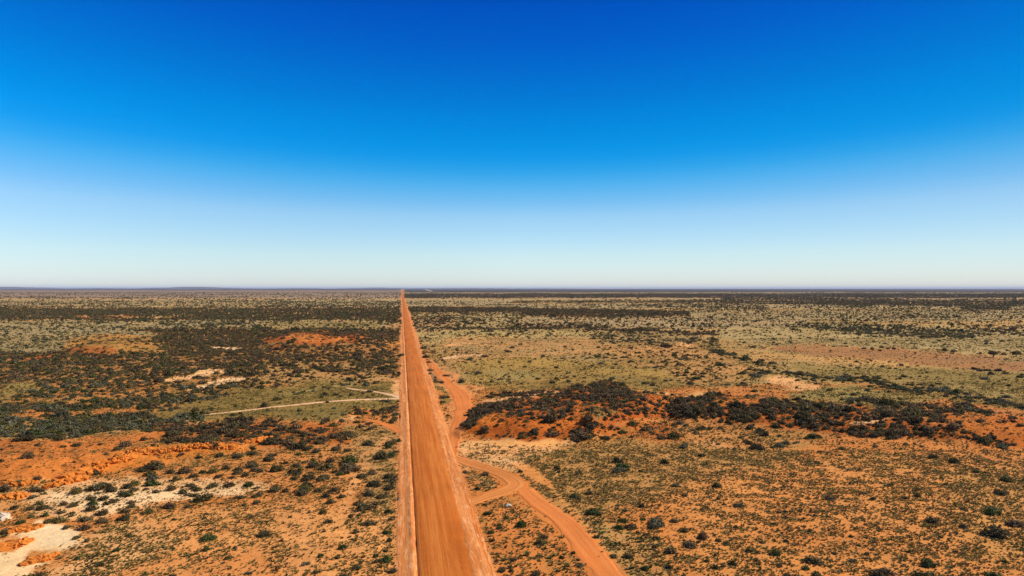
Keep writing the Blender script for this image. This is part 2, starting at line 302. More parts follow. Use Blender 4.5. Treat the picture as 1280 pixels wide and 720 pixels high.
# ------------------------------------------------------------------ node helpers
def newmat(name, rough=.9, spec=.15):
    m = bpy.data.materials.new(name); m.use_nodes = True
    nt = m.node_tree; b = nt.nodes['Principled BSDF']
    b.inputs['Roughness'].default_value = rough; b.inputs['Specular IOR Level'].default_value = spec
    return m, nt, b
class N:
    def __init__(s, nt): s.nt = nt
    def n(s, t, **kw):
        o = s.nt.nodes.new(t)
        for a, v in kw.items(): setattr(o, a, v)
        return o
    def l(s, a, b): s.nt.links.new(a, b)
    def noise(s, co, scale, detail=3, rough=.55, dist=0):
        o = s.n('ShaderNodeTexNoise'); s.l(co, o.inputs['Vector'])
        o.inputs['Scale'].default_value = scale; o.inputs['Detail'].default_value = detail
        o.inputs['Roughness'].default_value = rough; o.inputs['Distortion'].default_value = dist
        return o.outputs['Fac']
    def math(s, op, a, b=None, c=None, clamp=False):
        o = s.n('ShaderNodeMath', operation=op, use_clamp=clamp)
        for i, v in enumerate((a, b, c)):
            if v is None: continue
            if isinstance(v, (int, float)): o.inputs[i].default_value = v
            else: s.l(v, o.inputs[i])
        return o.outputs[0]
    def mr(s, v, a, b, c=0, d=1):
        o = s.n('ShaderNodeMapRange'); s.l(v, o.inputs[0])
        for i, q in enumerate((a, b, c, d)):
            if isinstance(q, (int, float)): o.inputs[i+1].default_value = q
            else: s.l(q, o.inputs[i+1])
        return o.outputs[0]
    def mix(s, f, a, b, bt='MIX'):
        o = s.n('ShaderNodeMix', data_type='RGBA', blend_type=bt)
        for i, v in ((0, f), (6, a), (7, b)):
            if isinstance(v, (int, float)): o.inputs[i].default_value = v
            elif isinstance(v, tuple): o.inputs[i].default_value = (*v, 1)
            else: s.l(v, o.inputs[i])
        return o.outputs[2]
    def scalecol(s, col, f):
        o = s.n('ShaderNodeVectorMath', operation='SCALE'); s.l(col, o.inputs[0])
        if isinstance(f, (int, float)): o.inputs['Scale'].default_value = f
        else: s.l(f, o.inputs['Scale'])
        return o.outputs[0]
    def attr(s, name): return s.n('ShaderNodeAttribute', attribute_name=name)

# ------------------------------------------------------------------ ground
def build_ground():
    pys = list(np.arange(790, 366, -.8))+list(np.arange(366, 362, -.3))+list(np.arange(362, 361, -.1))
    rad = [5., 15., 30., 45., 60., 75.]+[F*CAMH/(p-HY) for p in pys]+[9e4, 1.2e5]
    rad = np.array(sorted(set(rad)))
    th = np.concatenate([np.linspace(-43, 43, 900), np.linspace(46, 314, 60)])
    th = np.radians(th); nt, nr = len(th), len(rad)
    # rings follow constant y ahead of the camera so that the tracks keep straight edges
    RR, TT = np.meshgrid(rad, th, indexing='ij')
    front = smooth(-.2, .68, np.cos(TT)-.0)
    rr = RR/np.where(np.abs(np.degrees(TT)) < 43.01, np.cos(TT), np.cos(R(43)))
    X = rr*np.sin(TT); Y = rr*np.cos(TT)
    H = height(X, Y)
    V = np.stack([X, Y, H], -1).reshape(-1, 3)
    i = np.arange(nr-1)[:,None]; j = np.arange(nt)[None,:]; j2 = (j+1) % nt
    a = i*nt+j; b = i*nt+j2; c = (i+1)*nt+j2; d = (i+1)*nt+j
    Fq = np.stack([a, d, c, b], -1).reshape(-1, 4)
    me = mesh_np('ground', V, Fq, True)
    # close the middle
    bm = bmesh.new(); bm.from_mesh(me); bm.verts.ensure_lookup_table()
    bm.faces.new([bm.verts[q] for q in range(nt)][::-1]); bm.to_mesh(me); bm.free()
    px, py = mapxy(V[:,0], V[:,1], V[:,2])
    def colattr(name, ks, al):
        at = me.attributes.new(name, 'FLOAT_COLOR', 'POINT')
        arr = np.stack([samp(M[q], px, py) for q in ks]+[samp(M[al], px, py)], -1).astype(np.float32)
        at.data.foreach_set('color', arr.ravel())
    colattr('soil', 'rgb', 'S'); colattr('veg', ('gr','gg','gb'), 'G')
    o = link('ground', me, ground_mat()); tag(o, kind='structure'); return o
def ground_mat():
    m, nt, b = newmat('desert_ground', .95, .05); q = N(nt)
    co = q.n('ShaderNodeTexCoord').outputs['Object']
    soil = q.attr('soil'); veg = q.attr('veg')
    n1 = q.noise(co, .55, 4, .65); n2 = q.noise(co, .07, 4, .6); n3 = q.noise(co, .006, 4, .6); n4 = q.noise(co, 2.6, 3, .6)
    f = q.mr(n1, .3, .7, .86, 1.14); f = q.math('MULTIPLY', f, q.mr(n2, .3, .7, .84, 1.16)); f = q.math('MULTIPLY', f, q.mr(n4, .3, .7, .86, 1.14))
    f = q.math('MULTIPLY', f, q.mr(n3, .3, .7, .85, 1.15))
    col = q.mix(1.0, q.scalecol(soil.outputs['Color'], f), (1.0,.94,.70), 'MULTIPLY')
    # iron-red stains
    col = q.mix(q.mr(q.noise(co, .025, 5, .65), .50, .68, 0, .40), col, q.mix(1.0, col, (.92,.66,.46), 'MULTIPLY'))
    # low grass litter, in patches of the local cover
    gn = q.math('ADD', q.math('MULTIPLY', n4, .40), q.math('ADD', q.math('MULTIPLY', n1, .35), q.math('MULTIPLY', n2, .25)))
    n5 = q.noise(co, .013, 5, .65); th = q.math('ADD', q.mr(veg.outputs['Alpha'], 0, 1, .64, .40), q.mr(n5, .35, .65, .075, -.075))
    gf = q.mr(q.math('SUBTRACT', gn, th), -.03, .04, 0, 1)
    vc = q.scalecol(veg.outputs['Color'], q.mr(q.noise(co, 1.3, 3, .7), .3, .7, .55, 1.25))
    col = q.mix(q.math('MULTIPLY', gf, .85), col, vc)
    # distant woodland floor (beyond the single shrubs) : dark canopy litter
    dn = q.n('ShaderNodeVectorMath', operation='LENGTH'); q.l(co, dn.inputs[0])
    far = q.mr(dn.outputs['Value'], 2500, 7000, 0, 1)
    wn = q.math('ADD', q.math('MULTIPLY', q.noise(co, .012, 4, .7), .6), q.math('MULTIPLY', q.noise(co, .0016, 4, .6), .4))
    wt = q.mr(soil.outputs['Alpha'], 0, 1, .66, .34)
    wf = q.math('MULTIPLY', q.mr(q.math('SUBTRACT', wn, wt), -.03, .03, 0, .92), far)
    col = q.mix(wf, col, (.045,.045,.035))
    q.l(col, b.inputs['Base Color'])
    bp = q.n('ShaderNodeBump'); bp.inputs['Strength'].default_value = .9; bp.inputs['Distance'].default_value = .14
    q.l(q.math('ADD', q.noise(co, 1.6, 5, .7), q.math('MULTIPLY', q.noise(co, .35, 3, .6), 1.4)), bp.inputs['Height'])
    q.l(bp.outputs[0], b.inputs['Normal'])
    return m
ground = build_ground()

# ------------------------------------------------------------------ main road: raised graded carriageway with shoulders and windrows
VPX = 502.0; SL = (VPX-640)/F
def road_mesh(name, prof, Y0, Y1, jit, seed, gap=None):
    ys = [Y0]
    while ys[-1] < Y1: ys.append(ys[-1]+max(1.0 if ys[-1] < 60 else .7, ys[-1]*ys[-1]/(F*CAMH)*1.6))
    ys = np.array(ys); np_ = len(prof)
    X = np.zeros((len(ys), np_)); Z = np.zeros_like(X); U = np.zeros_like(X)
    for i, (u, z, ju, jz) in enumerate(prof):
        w = (fbm(ys/7+seed+i*13, ys*0+i*3.7, 4)-.5)*2; w2 = (fbm(ys/3+seed+50+i*9, ys*0+i*1.7, 3)-.5)*2
        w3 = (fbm(ys/60+seed+90, ys*0+i*.6, 3)-.5)*2
        X[:,i] = SL*ys+u+(w*ju+w3*ju*.8)*jit; Z[:,i] = z+w2*jz; U[:,i] = u
    Y = np.repeat(ys[:,None], np_, 1)
    if gap:     # windrow flattened where a track turns off
        g = np.exp(-((Y-gap[0])/gap[1])**2); sm = np.linspace(Z[:,:1], Z[:,-1:], np_, axis=1)[:,:,0] if np_ > 1 else Z
        Z = Z*(1-g)+(sm*.6+.10)*g
    V = np.stack([X, Y, Z], -1).reshape(-1, 3)
    i = np.arange(len(ys)-1)[:,None]; j = np.arange(np_-1)[None,:]
    a = i*np_+j; Fq = np.stack([a, a+1, a+np_+1, a+np_], -1).reshape(-1, 4)
    me = mesh_np(name, V, Fq, True)
    at = me.attributes.new('u', 'FLOAT', 'POINT'); at.data.foreach_set('value', U.ravel().astype(np.float32))
    return me
def road_mat(name, base, light, dark, streak, amp=1.0, patch=0):
    m, nt, b = newmat(name, .92, .08); q = N(nt)
    co = q.n('ShaderNodeTexCoord').outputs['Object']; u = q.attr('u').outputs['Fac']
    # along-road coordinates: lateral offset u stays constant along a grader pass
    sx = q.n('ShaderNodeSeparateXYZ'); q.l(co, sx.inputs[0])
    cb = q.n('ShaderNodeCombineXYZ'); q.l(q.math('MULTIPLY', u, 1.0), cb.inputs[0]); q.l(q.math('MULTIPLY', sx.outputs[1], .018), cb.inputs[1])
    s1 = q.noise(cb.outputs[0], 1.1, 4, .6, .2); s2 = q.noise(cb.outputs[0], 4.2, 3, .6, .1)
    n1 = q.noise(co, .5, 5, .7); n2 = q.noise(co, .05, 3, .6); n3 = q.noise(co, 3, 3, .7)
    c = q.mix(q.mr(s1, .38, .62, 0, 1), base, light); c = q.mix(q.mr(s2, .48, .66, 0, streak), c, dark)
    c = q.mix(q.mr(n1, .5, .75, 0, .35), c, light)
    if patch:   # loose pale gravel dragged along by the grader in tongues
        cb2 = q.n('ShaderNodeCombineXYZ'); q.l(u, cb2.inputs[0]); q.l(q.math('MULTIPLY', sx.outputs[1], .16), cb2.inputs[1])
        c = q.mix(q.mr(q.noise(cb2.outputs[0], 1.5, 4, .7, .8), .52, .60, 0, patch), c, (.84,.44,.19))
    f = q.math('MULTIPLY', q.mr(n2, .3, .7, .9, 1.1), q.mr(n3, .3, .7, .9, 1.1)); c = q.scalecol(c, f)
    q.l(c, b.inputs['Base Color'])
    bp = q.n('ShaderNodeBump'); bp.inputs['Strength'].default_value = .6*amp; bp.inputs['Distance'].default_value = .12
    q.l(q.math('ADD', q.math('MULTIPLY', s2, .8), q.math('ADD', n1, q.math('MULTIPLY', n3, .5))), bp.inputs['Height']); q.l(bp.outputs[0], b.inputs['Normal'])
    return m
m_road = road_mat('graded_earth', (.45,.112,.012), (.58,.18,.030), (.36,.085,.010), .6)
m_sh = road_mat('loose_shoulder_earth', (.56,.175,.036), (.70,.28,.085), (.46,.12,.022), .6, 1.6, .5)
YE = 5500
CAR = [(2.50,.05,.12,.0),(2.9,.38,.16,.04),(3.3,.46,.05,.02),(4.6,.54,0,.01),(6.6,.62,0,.01),(8.6,.55,0,.01),(10.2,.46,0,.01),(11.0,.40,.05,.02),(11.3,.30,.15,.02)]
tag(link('road', road_mesh('road', CAR, -120, YE, 1, 3), m_road), kind='structure')
LSH = [(-.95,.0,.30,0),(-.65,.10,.3,.03),(.0,.09,.1,.05),(.7,.14,.15,.08),(1.35,.26,.18,.12),(1.75,.42,.15,.16),(2.1,.36,.15,.12),(2.45,.14,.1,.05),(2.75,.05,.05,.02)]
tag(link('road_shoulder', road_mesh('shoulder_l', LSH, -120, YE, 1, 21, (281,14)), m_sh), kind='structure')
RSH = [(11.1,.34,.1,.02),(11.5,.40,.2,.08),(11.9,.44,.3,.14),(12.3,.30,.3,.12),(12.8,.26,.3,.10),(13.3,.32,.3,.14),(13.8,.16,.3,.08),(14.4,.10,.4,.04),(14.9,.0,.4,0)]
m_sh2 = road_mat('worn_shoulder_earth', (.52,.15,.026), (.68,.26,.075), (.42,.10,.015), .6, 1.4, .45)
tag(link('road_shoulder', road_mesh('shoulder_r', RSH, -120, YE, 1, 55, (154,22)), m_sh2), kind='structure')

# ------------------------------------------------------------------ side tracks laid on the ground
def ribbon(name, pts, mat, lift=.06, jit=.22, rut=.03):
    lift = lift*.6+.02
    """pts: (px, py, full width in m) along the middle of the track"""
    W = [ground_at(p[0], p[1])[:2]+(p[2],) for p in pts]
    S = []
    for i in range(len(W)-1):       # Catmull-Rom
        p0 = W[max(i-1,0)]; p1 = W[i]; p2 = W[i+1]; p3 = W[min(i+2,len(W)-1)]
        n = max(2, int(math.hypot(p2[0]-p1[0], p2[1]-p1[1])/1.0))
        for k_ in range(n):
            t = k_/n
            S.append([.5*((2*p1[c])+(-p0[c]+p2[c])*t+(2*p0[c]-5*p1[c]+4*p2[c]-p3[c])*t*t+(-p0[c]+3*p1[c]-3*p2[c]+p3[c])*t**3) for c in range(3)])
    S.append(list(W[-1])); S = np.array(S)
    d = np.gradient(S[:,:2], axis=0); d /= np.linalg.norm(d, axis=1)[:,None]+1e-9
    nrm = np.stack([-d[:,1], d[:,0]], -1)
    prof = [(-.52,None,1),(-.46,-.03,1),(-.40,.02,.5),(-.28,0,0),(-.2,-.04,0),(0,.03,0),(.2,-.04,0),(.28,0,0),(.40,.02,.5),(.46,-.03,1),(.52,None,1)]
    V = []; U = []
    L = np.cumsum(np.r_[0, np.linalg.norm(np.diff(S[:,:2], axis=0), axis=1)])
    for i, (u, dz, j) in enumerate(prof):
        sd_ = 1 if u > 0 else 7
        w = ((fbm(L/1.6+sd_*31, L*0+sd_, 4)-.5)*1.3+(fbm(L/6+sd_*11, L*0+sd_*5, 3)-.5)*1.0)*2*jit*1.8*j
        p = S[:,:2]+nrm*((u*S[:,2]+w)[:,None])
        z = height(p[:,0], p[:,1])+(lift+dz*rut/.03 if dz is not None else -.08)
        V.append(np.c_[p, z]); U.append(u*S[:,2])
    V = np.stack(V, 1); U = np.stack(U, 1); n = len(prof)
    i = np.arange(len(S)-1)[:,None]; j = np.arange(n-1)[None,:]; a = i*n+j
    me = mesh_np(name, V.reshape(-1,3), np.stack([a, a+1, a+n+1, a+n], -1).reshape(-1,4), True)
    at = me.attributes.new('u', 'FLOAT', 'POINT'); at.data.foreach_set('value', U.ravel().astype(np.float32))
    return tag(link(name, me, mat), kind='structure')
m_tr = road_mat('track_earth', (.60,.165,.030), (.68,.225,.055), (.54,.14,.022), .3, .5)
m_trp = road_mat('pale_track_earth', (.70,.38,.18), (.78,.50,.28), (.60,.30,.13), .4, 1.0)
m_loop = road_mat('loop_track_earth', (.52,.15,.024), (.68,.26,.07), (.44,.12,.018), .4, .5)
for (nm, pts, mk, kw) in TRACKS:
    if mk != 'paint': ribbon(nm, pts, {'tr':m_tr,'pale':m_trp,'loop':m_loop}[mk], **kw)

# pale stretch of the same road where it comes out of the far hollow
a = ground_at(531,361.9); b_ = ground_at(540,363.9)
def far_road():
    W = [(531,361.75,30),(534,362.6,26),(540,364.4,18)]
    m = newmat('far_pale_earth', .95, .05)[0]
    m.node_tree.nodes['Principled BSDF'].inputs['Base Color'].default_value = (.7,.5,.36,1)
    V = []
    for p in W:
        x, y, h = ground_at(p[0], p[1]); V += [(x-p[2], y, 1.2), (x+p[2], y, 1.2)]
    me = mesh_np('road', V, [[0,1,3,2],[2,3,5,4]]); return tag(link('road', me, m), kind='structure')
far_road()

# ------------------------------------------------------------------ far hills
def hills(name, px0, px1, D, tops, seed):
    n = 160; rows = 14; V = []
    pxs = np.linspace(px0, px1, n); dep = D*.12
    for r_ in range(rows):
        t = r_/(rows-1); prof = math.sin(math.pi*t)**.8
        for p in pxs:
            x = (p-640)*D/F; base = np.interp(p, [q[0] for q in tops], [q[1] for q in tops])
            nz = .7+.6*float(fbm(np.array(p/9.+seed), np.array(t*2.)))
            V.append((x, D+(t-.5)*dep*2, max(0., base*prof*nz*D/F)-2))
    i = np.arange(rows-1)[:,None]; j = np.arange(n-1)[None,:]; a = i*n+j
    me = mesh_np(name, V, np.stack([a, a+1, a+n+1, a+n], -1).reshape(-1,4), True)
    m, nt, b = newmat('hill_scrub_'+name); q = N(nt); co = q.n('ShaderNodeTexCoord').outputs['Object']
    q.l(q.mix(q.mr(q.noise(co, .002, 5, .6), .4, .6, 0, 1), (.07,.06,.045), (.16,.10,.07)), b.inputs['Base Color'])
    return tag(link(name, me, m), kind='structure')
hills('hills', -260, 420, 42000, [(-260,0),(-200,2.2),(-60,3.4),(10,2.6),(38,1.6),(60,.6),(100,.9),(120,1.2),(160,.7),(190,.9),(225,2.0),(250,2.7),(275,1.7),(320,.8),(380,1.3),(420,0)], 3)
hills('hills', 380, 760, 46000, [(380,0),(430,1.0),(470,1.6),(510,1.0),(600,1.1),(640,.7),(700,.8),(760,0)], 9)

# ------------------------------------------------------------------ plant prototypes
def leaf_mat(name, c0, c1, sat=1.0):
    m, nt, b = newmat(name, .75, .2); q = N(nt)
    oi = q.n('ShaderNodeObjectInfo').outputs['Random']; co = q.n('ShaderNodeTexCoord').outputs['Object']
    f = q.mix(q.math('MULTIPLY', q.noise(co, 2.3, 3, .6), 1.0), c0, c1)
    f = q.scalecol(f, q.mr(oi, 0, 1, .7, 1.35)); q.l(f, b.inputs['Base Color'])
    tr = q.n('ShaderNodeBsdfTranslucent'); q.l(f, tr.inputs['Color'])
    mx = q.n('ShaderNodeMixShader'); mx.inputs[0].default_value = .25
    q.l(b.outputs[0], mx.inputs[1]); q.l(tr.outputs[0], mx.inputs[2]); q.l(mx.outputs[0], nt.nodes['Material Output'].inputs['Surface'])
    return m
LM = {
 'dark': leaf_mat('dark_scrub_leaves', (.085,.068,.026), (.15,.115,.046)),
 'brown': leaf_mat('brown_scrub_leaves', (.115,.075,.033), (.20,.13,.058)),
 'olive': leaf_mat('olive_leaves', (.11,.09,.024), (.19,.15,.042)),
 'green': leaf_mat('green_leaves', (.050,.066,.013), (.095,.112,.026)),
 'grey': leaf_mat('grey_green_leaves', (.12,.112,.055), (.20,.18,.095)),
 'dry': leaf_mat('dry_grass_blades', (.34,.23,.065), (.46,.32,.10)),
 'ogr': leaf_mat('olive_grass_blades', (.18,.135,.03), (.28,.21,.05)),
 'rust': leaf_mat('rusty_grass_blades', (.17,.085,.028), (.26,.13,.045)),
}
m_stem, _, bs = newmat('stem_bark'); bs.inputs['Base Color'].default_value = (.09,.06,.04,1)
def clump(seed, n, leaf, lobes, flat=.55, rad=1.0):
    """leaf-sized faces through the volume of several low lobes; radius about 1, base at z=0"""
    r_ = np.random.default_rng(seed); V = []; Fc = []
    L = []
    for i in range(lobes):
        a = r_.uniform(0, 2*math.pi); d = (0 if i == 0 else r_.uniform(.3,.68)); s = r_.uniform(.34,.6) if i else .62
        L.append((d*math.cos(a), d*math.sin(a), s, flat*r_.uniform(.65,1.25)))
    w = np.array([l[2]**2 for l in L]); w /= w.sum()
    idx = r_.choice(lobes, n, p=w)
    for k_ in idx:
        cx, cy, s, h = L[k_]
        v = r_.normal(size=3); v /= np.linalg.norm(v); v[2] = abs(v[2]) if r_.random() < .85 else v[2]*.3
        q_ = r_.uniform(.62, 1.06) if r_.random() < .8 else r_.uniform(.2,.7)
        c = np.array([cx+v[0]*s*q_, cy+v[1]*s*q_, max(.04, (v[2]*s*q_*1.35+.12)*h*1.25)])*rad
        nn = v+r_.normal(size=3)*.7; nn /= np.linalg.norm(nn)
        t = np.cross(nn, r_.normal(size=3)); t /= np.linalg.norm(t)+1e-9; b2 = np.cross(nn, t)
        l = leaf*r_.uniform(.6,1.4); o = len(V)
        V += [c-t*l, c-b2*l*.55, c+t*l, c+b2*l*.55]; Fc.append([o,o+1,o+2,o+3])
    return np.array(V), np.array(Fc)
def stems(seed, n=7, h=.45, r=.03):
    r_ = random.Random(seed); bm = bmesh.new()
    for i in range(n):
        a = r_.uniform(0, 6.283); d = r_.uniform(.2,.55); top = Vector((d*math.cos(a), d*math.sin(a), h*r_.uniform(.7,1.1)))
        m0 = Vector((d*.35*math.cos(a), d*.35*math.sin(a), h*.35)); pr = None
        for (p, rr) in ((Vector((0,0,-.05)), r), (m0, r*.7), (top, r*.3)):
            ring = [bm.verts.new(p+Vector((rr*math.cos(q*2.094), rr*math.sin(q*2.094), 0))) for q in range(3)]
            if pr:
                for q in range(3): bm.faces.new([pr[q], pr[(q+1)%3], ring[(q+1)%3], ring[q]])
            pr = ring
    me = bpy.data.meshes.new('stems'); bm.to_mesh(me); bm.free(); return me
def tuft(seed, n, h=.5):
    r_ = np.random.default_rng(seed); V = []; Fc = []
    for i in range(n):
        a = r_.uniform(0, 6.283); d = r_.uniform(0,.30); o = len(V); w = .085
        base = np.array([d*math.cos(a), d*math.sin(a), 0]); tip = np.array([(d+.28*r_.uniform(.5,1.3))*math.cos(a), (d+.28*r_.uniform(.5,1.3))*math.sin(a), h*r_.uniform(.5,1)])
        s = np.array([-math.sin(a), math.cos(a), 0])*w; mid = (base+tip)/2+np.array([0,0,.06])
        V += [base-s, base+s, mid+s*1.2, tip, mid-s*1.2]; Fc += [[o,o+1,o+2,o+4],[o+4,o+2,o+3,o+3]]
    Fc = [f if f[2] != f[3] else [f[0],f[1],f[2],f[2]] for f in Fc]
    return np.array(V), Fc
def tuft_mesh(seed, n, h):
    V, Fc = tuft(seed, n, h); me = bpy.data.meshes.new('tuft')
    me.from_pydata([tuple(v) for v in V], [], [list(dict.fromkeys(f)) for f in Fc]); me.update(); return me
def proto_coll(name, items):
    col = bpy.data.collections.new(name)
    for i, (me, mat) in enumerate(items):
        me.materials.append(mat); o = bpy.data.objects.new('%s_%02d' % (name, i), me); col.objects.link(o)
    return col
def cm(seed, n, leaf, lobes, flat=.55): return mesh_np('clump', *clump(seed, n, leaf, lobes, flat))
KINDS = ['brown','dark','dark','olive','green','grey']       # index by K channel
shr_items = []
for v in range(3):
    for kd in KINDS: shr_items.append((cm(100+v*7+len(shr_items), 230, .17, 5+v, .62), LM[kd]))
shrub_col = proto_coll('shrub_kinds', shr_items)
far_items = []
for v in range(2):
    for kd in KINDS: far_items.append((cm(300+len(far_items), 70, .32, 4, .62), LM[kd]))
far_col = proto_coll('far_kinds', far_items)
tus_items = []
for v in range(3):
    for kd in ('dry','ogr','olive','green','rust','brown'): tus_items.append((tuft_mesh(500+len(tus_items), 16, .5), LM[kd]))
tus_col = proto_coll('tussock_kinds', tus_items)

def scatter_obj(name, pts, pid, rot, scl, col, label=None, cat=None, group=None):
    me = bpy.data.meshes.new(name); me.vertices.add(len(pts)); me.vertices.foreach_set('co', pts.astype(np.float32).ravel())
    a = me.attributes.new('pid', 'INT', 'POINT'); a.data.foreach_set('value', pid.astype(np.int32))
    a = me.attributes.new('rot', 'FLOAT_VECTOR', 'POINT'); a.data.foreach_set('vector', rot.astype(np.float32).ravel())
    a = me.attributes.new('scl', 'FLOAT_VECTOR', 'POINT'); a.data.foreach_set('vector', scl.astype(np.float32).ravel())
    o = link(name, me)
    ng = bpy.data.node_groups.new(name+'_scatter', 'GeometryNodeTree')
    ng.interface.new_socket('Geometry', in_out='INPUT', socket_type='NodeSocketGeometry')
    ng.interface.new_socket('Geometry', in_out='OUTPUT', socket_type='NodeSocketGeometry')
    n = ng.nodes; gi = n.new('NodeGroupInput'); go = n.new('NodeGroupOutput'); ip = n.new('GeometryNodeInstanceOnPoints')
    ci = n.new('GeometryNodeCollectionInfo'); ci.inputs['Collection'].default_value = col
    ci.inputs['Separate Children'].default_value = True; ci.inputs['Reset Children'].default_value = True
    def na(nm, t):
        q = n.new('GeometryNodeInputNamedAttribute'); q.data_type = t; q.inputs['Name'].default_value = nm
        return [s for s in q.outputs if s.enabled and s.name == 'Attribute'][0]
    lk = ng.links.new
    lk(gi.outputs[0], ip.inputs['Points']); lk(ci.outputs[0], ip.inputs['Instance']); ip.inputs['Pick Instance'].default_value = True
    lk(na('pid','INT'), ip.inputs['Instance Index']); lk(na('rot','FLOAT_VECTOR'), ip.inputs['Rotation']); lk(na('scl','FLOAT_VECTOR'), ip.inputs['Scale'])
    lk(ip.outputs[0], go.inputs[0])
    md = o.modifiers.new('scatter', 'NODES'); md.node_group = ng
    return tag(o, label, cat, group, 'stuff')

# ------------------------------------------------------------------ scatter
def cand(y0, y1, dens):
    """uniform points in the wedge ahead, |x| < .92 y + 45"""
    area = .92*(y1*y1-y0*y0)+90*(y1-y0); n = int(area*dens)
    y = np.sqrt(rng.uniform(y0*y0, y1*y1, n)); x = rng.uniform(-1, 1, n)*(.92*y+45); return x, y
def fields(x, y):
    h = height(x, y); px, py = mapxy(x, y, h)
    off = x-SL*y; px = np.where((y < 92) & (off > -1.2) & (off < 15.2), 560., px)
    px = np.where((y < 92) & ((off <= -1.2) | (off >= 15.2)) & (px > 485) & (px < 625), np.where(off < 5, 470., 640.), px); return h, px, py
def pick_kind(K, n):
    # brown, dark, dark, olive, green, grey  by the local dryness
    u = rng.random(n)*1.1-.05+ (K-.5)*.9
    return np.clip((u*6).astype(int), 0, 5)
def shrubs(y0, y1, diam, dens_max, cl, sig=.35, hf=.36):
    x, y = cand(y0, y1, dens_max); h, px, py = fields(x, y)
    s = samp(M['S'], px, py); n = fbm(x/cl+3, y/cl, 3); n2 = fbm(x/(cl*5)+3, y/(cl*5), 3)
    s = np.clip(s+((n-.5)*2.6+(n2-.5)*1.2)*4*s*(1-s)*.5+.04*s, 0, .95); s = np.where(samp(M['S'],px,py) < .004, 0, s)
    lam = -np.log(1-s)/(diam*diam*.63+diam*hf*diam*y/CAMH*.45)
    kk = rng.random(len(x))*dens_max < lam
    x, y, h, px, py = x[kk], y[kk], h[kk], px[kk], py[kk]
    d = diam*np.exp(rng.normal(0, sig, len(x))-sig*sig/2)
    K = samp(M['K'], px, py)
    return x, y, h, px, py, d, pick_kind(K, len(x))
parts = [shrubs(45, 330, 1.9, .6, 6, .42), shrubs(330, 800, 2.3, .22, 11, .38), shrubs(800, 2500, 3.2, .06, 24, .3)]
SX_ = [np.concatenate([p[i] for p in parts]) for i in range(7)]
x, y, h, px, py, d, kd = SX_
print('shrubs', [len(p[0]) for p in parts])
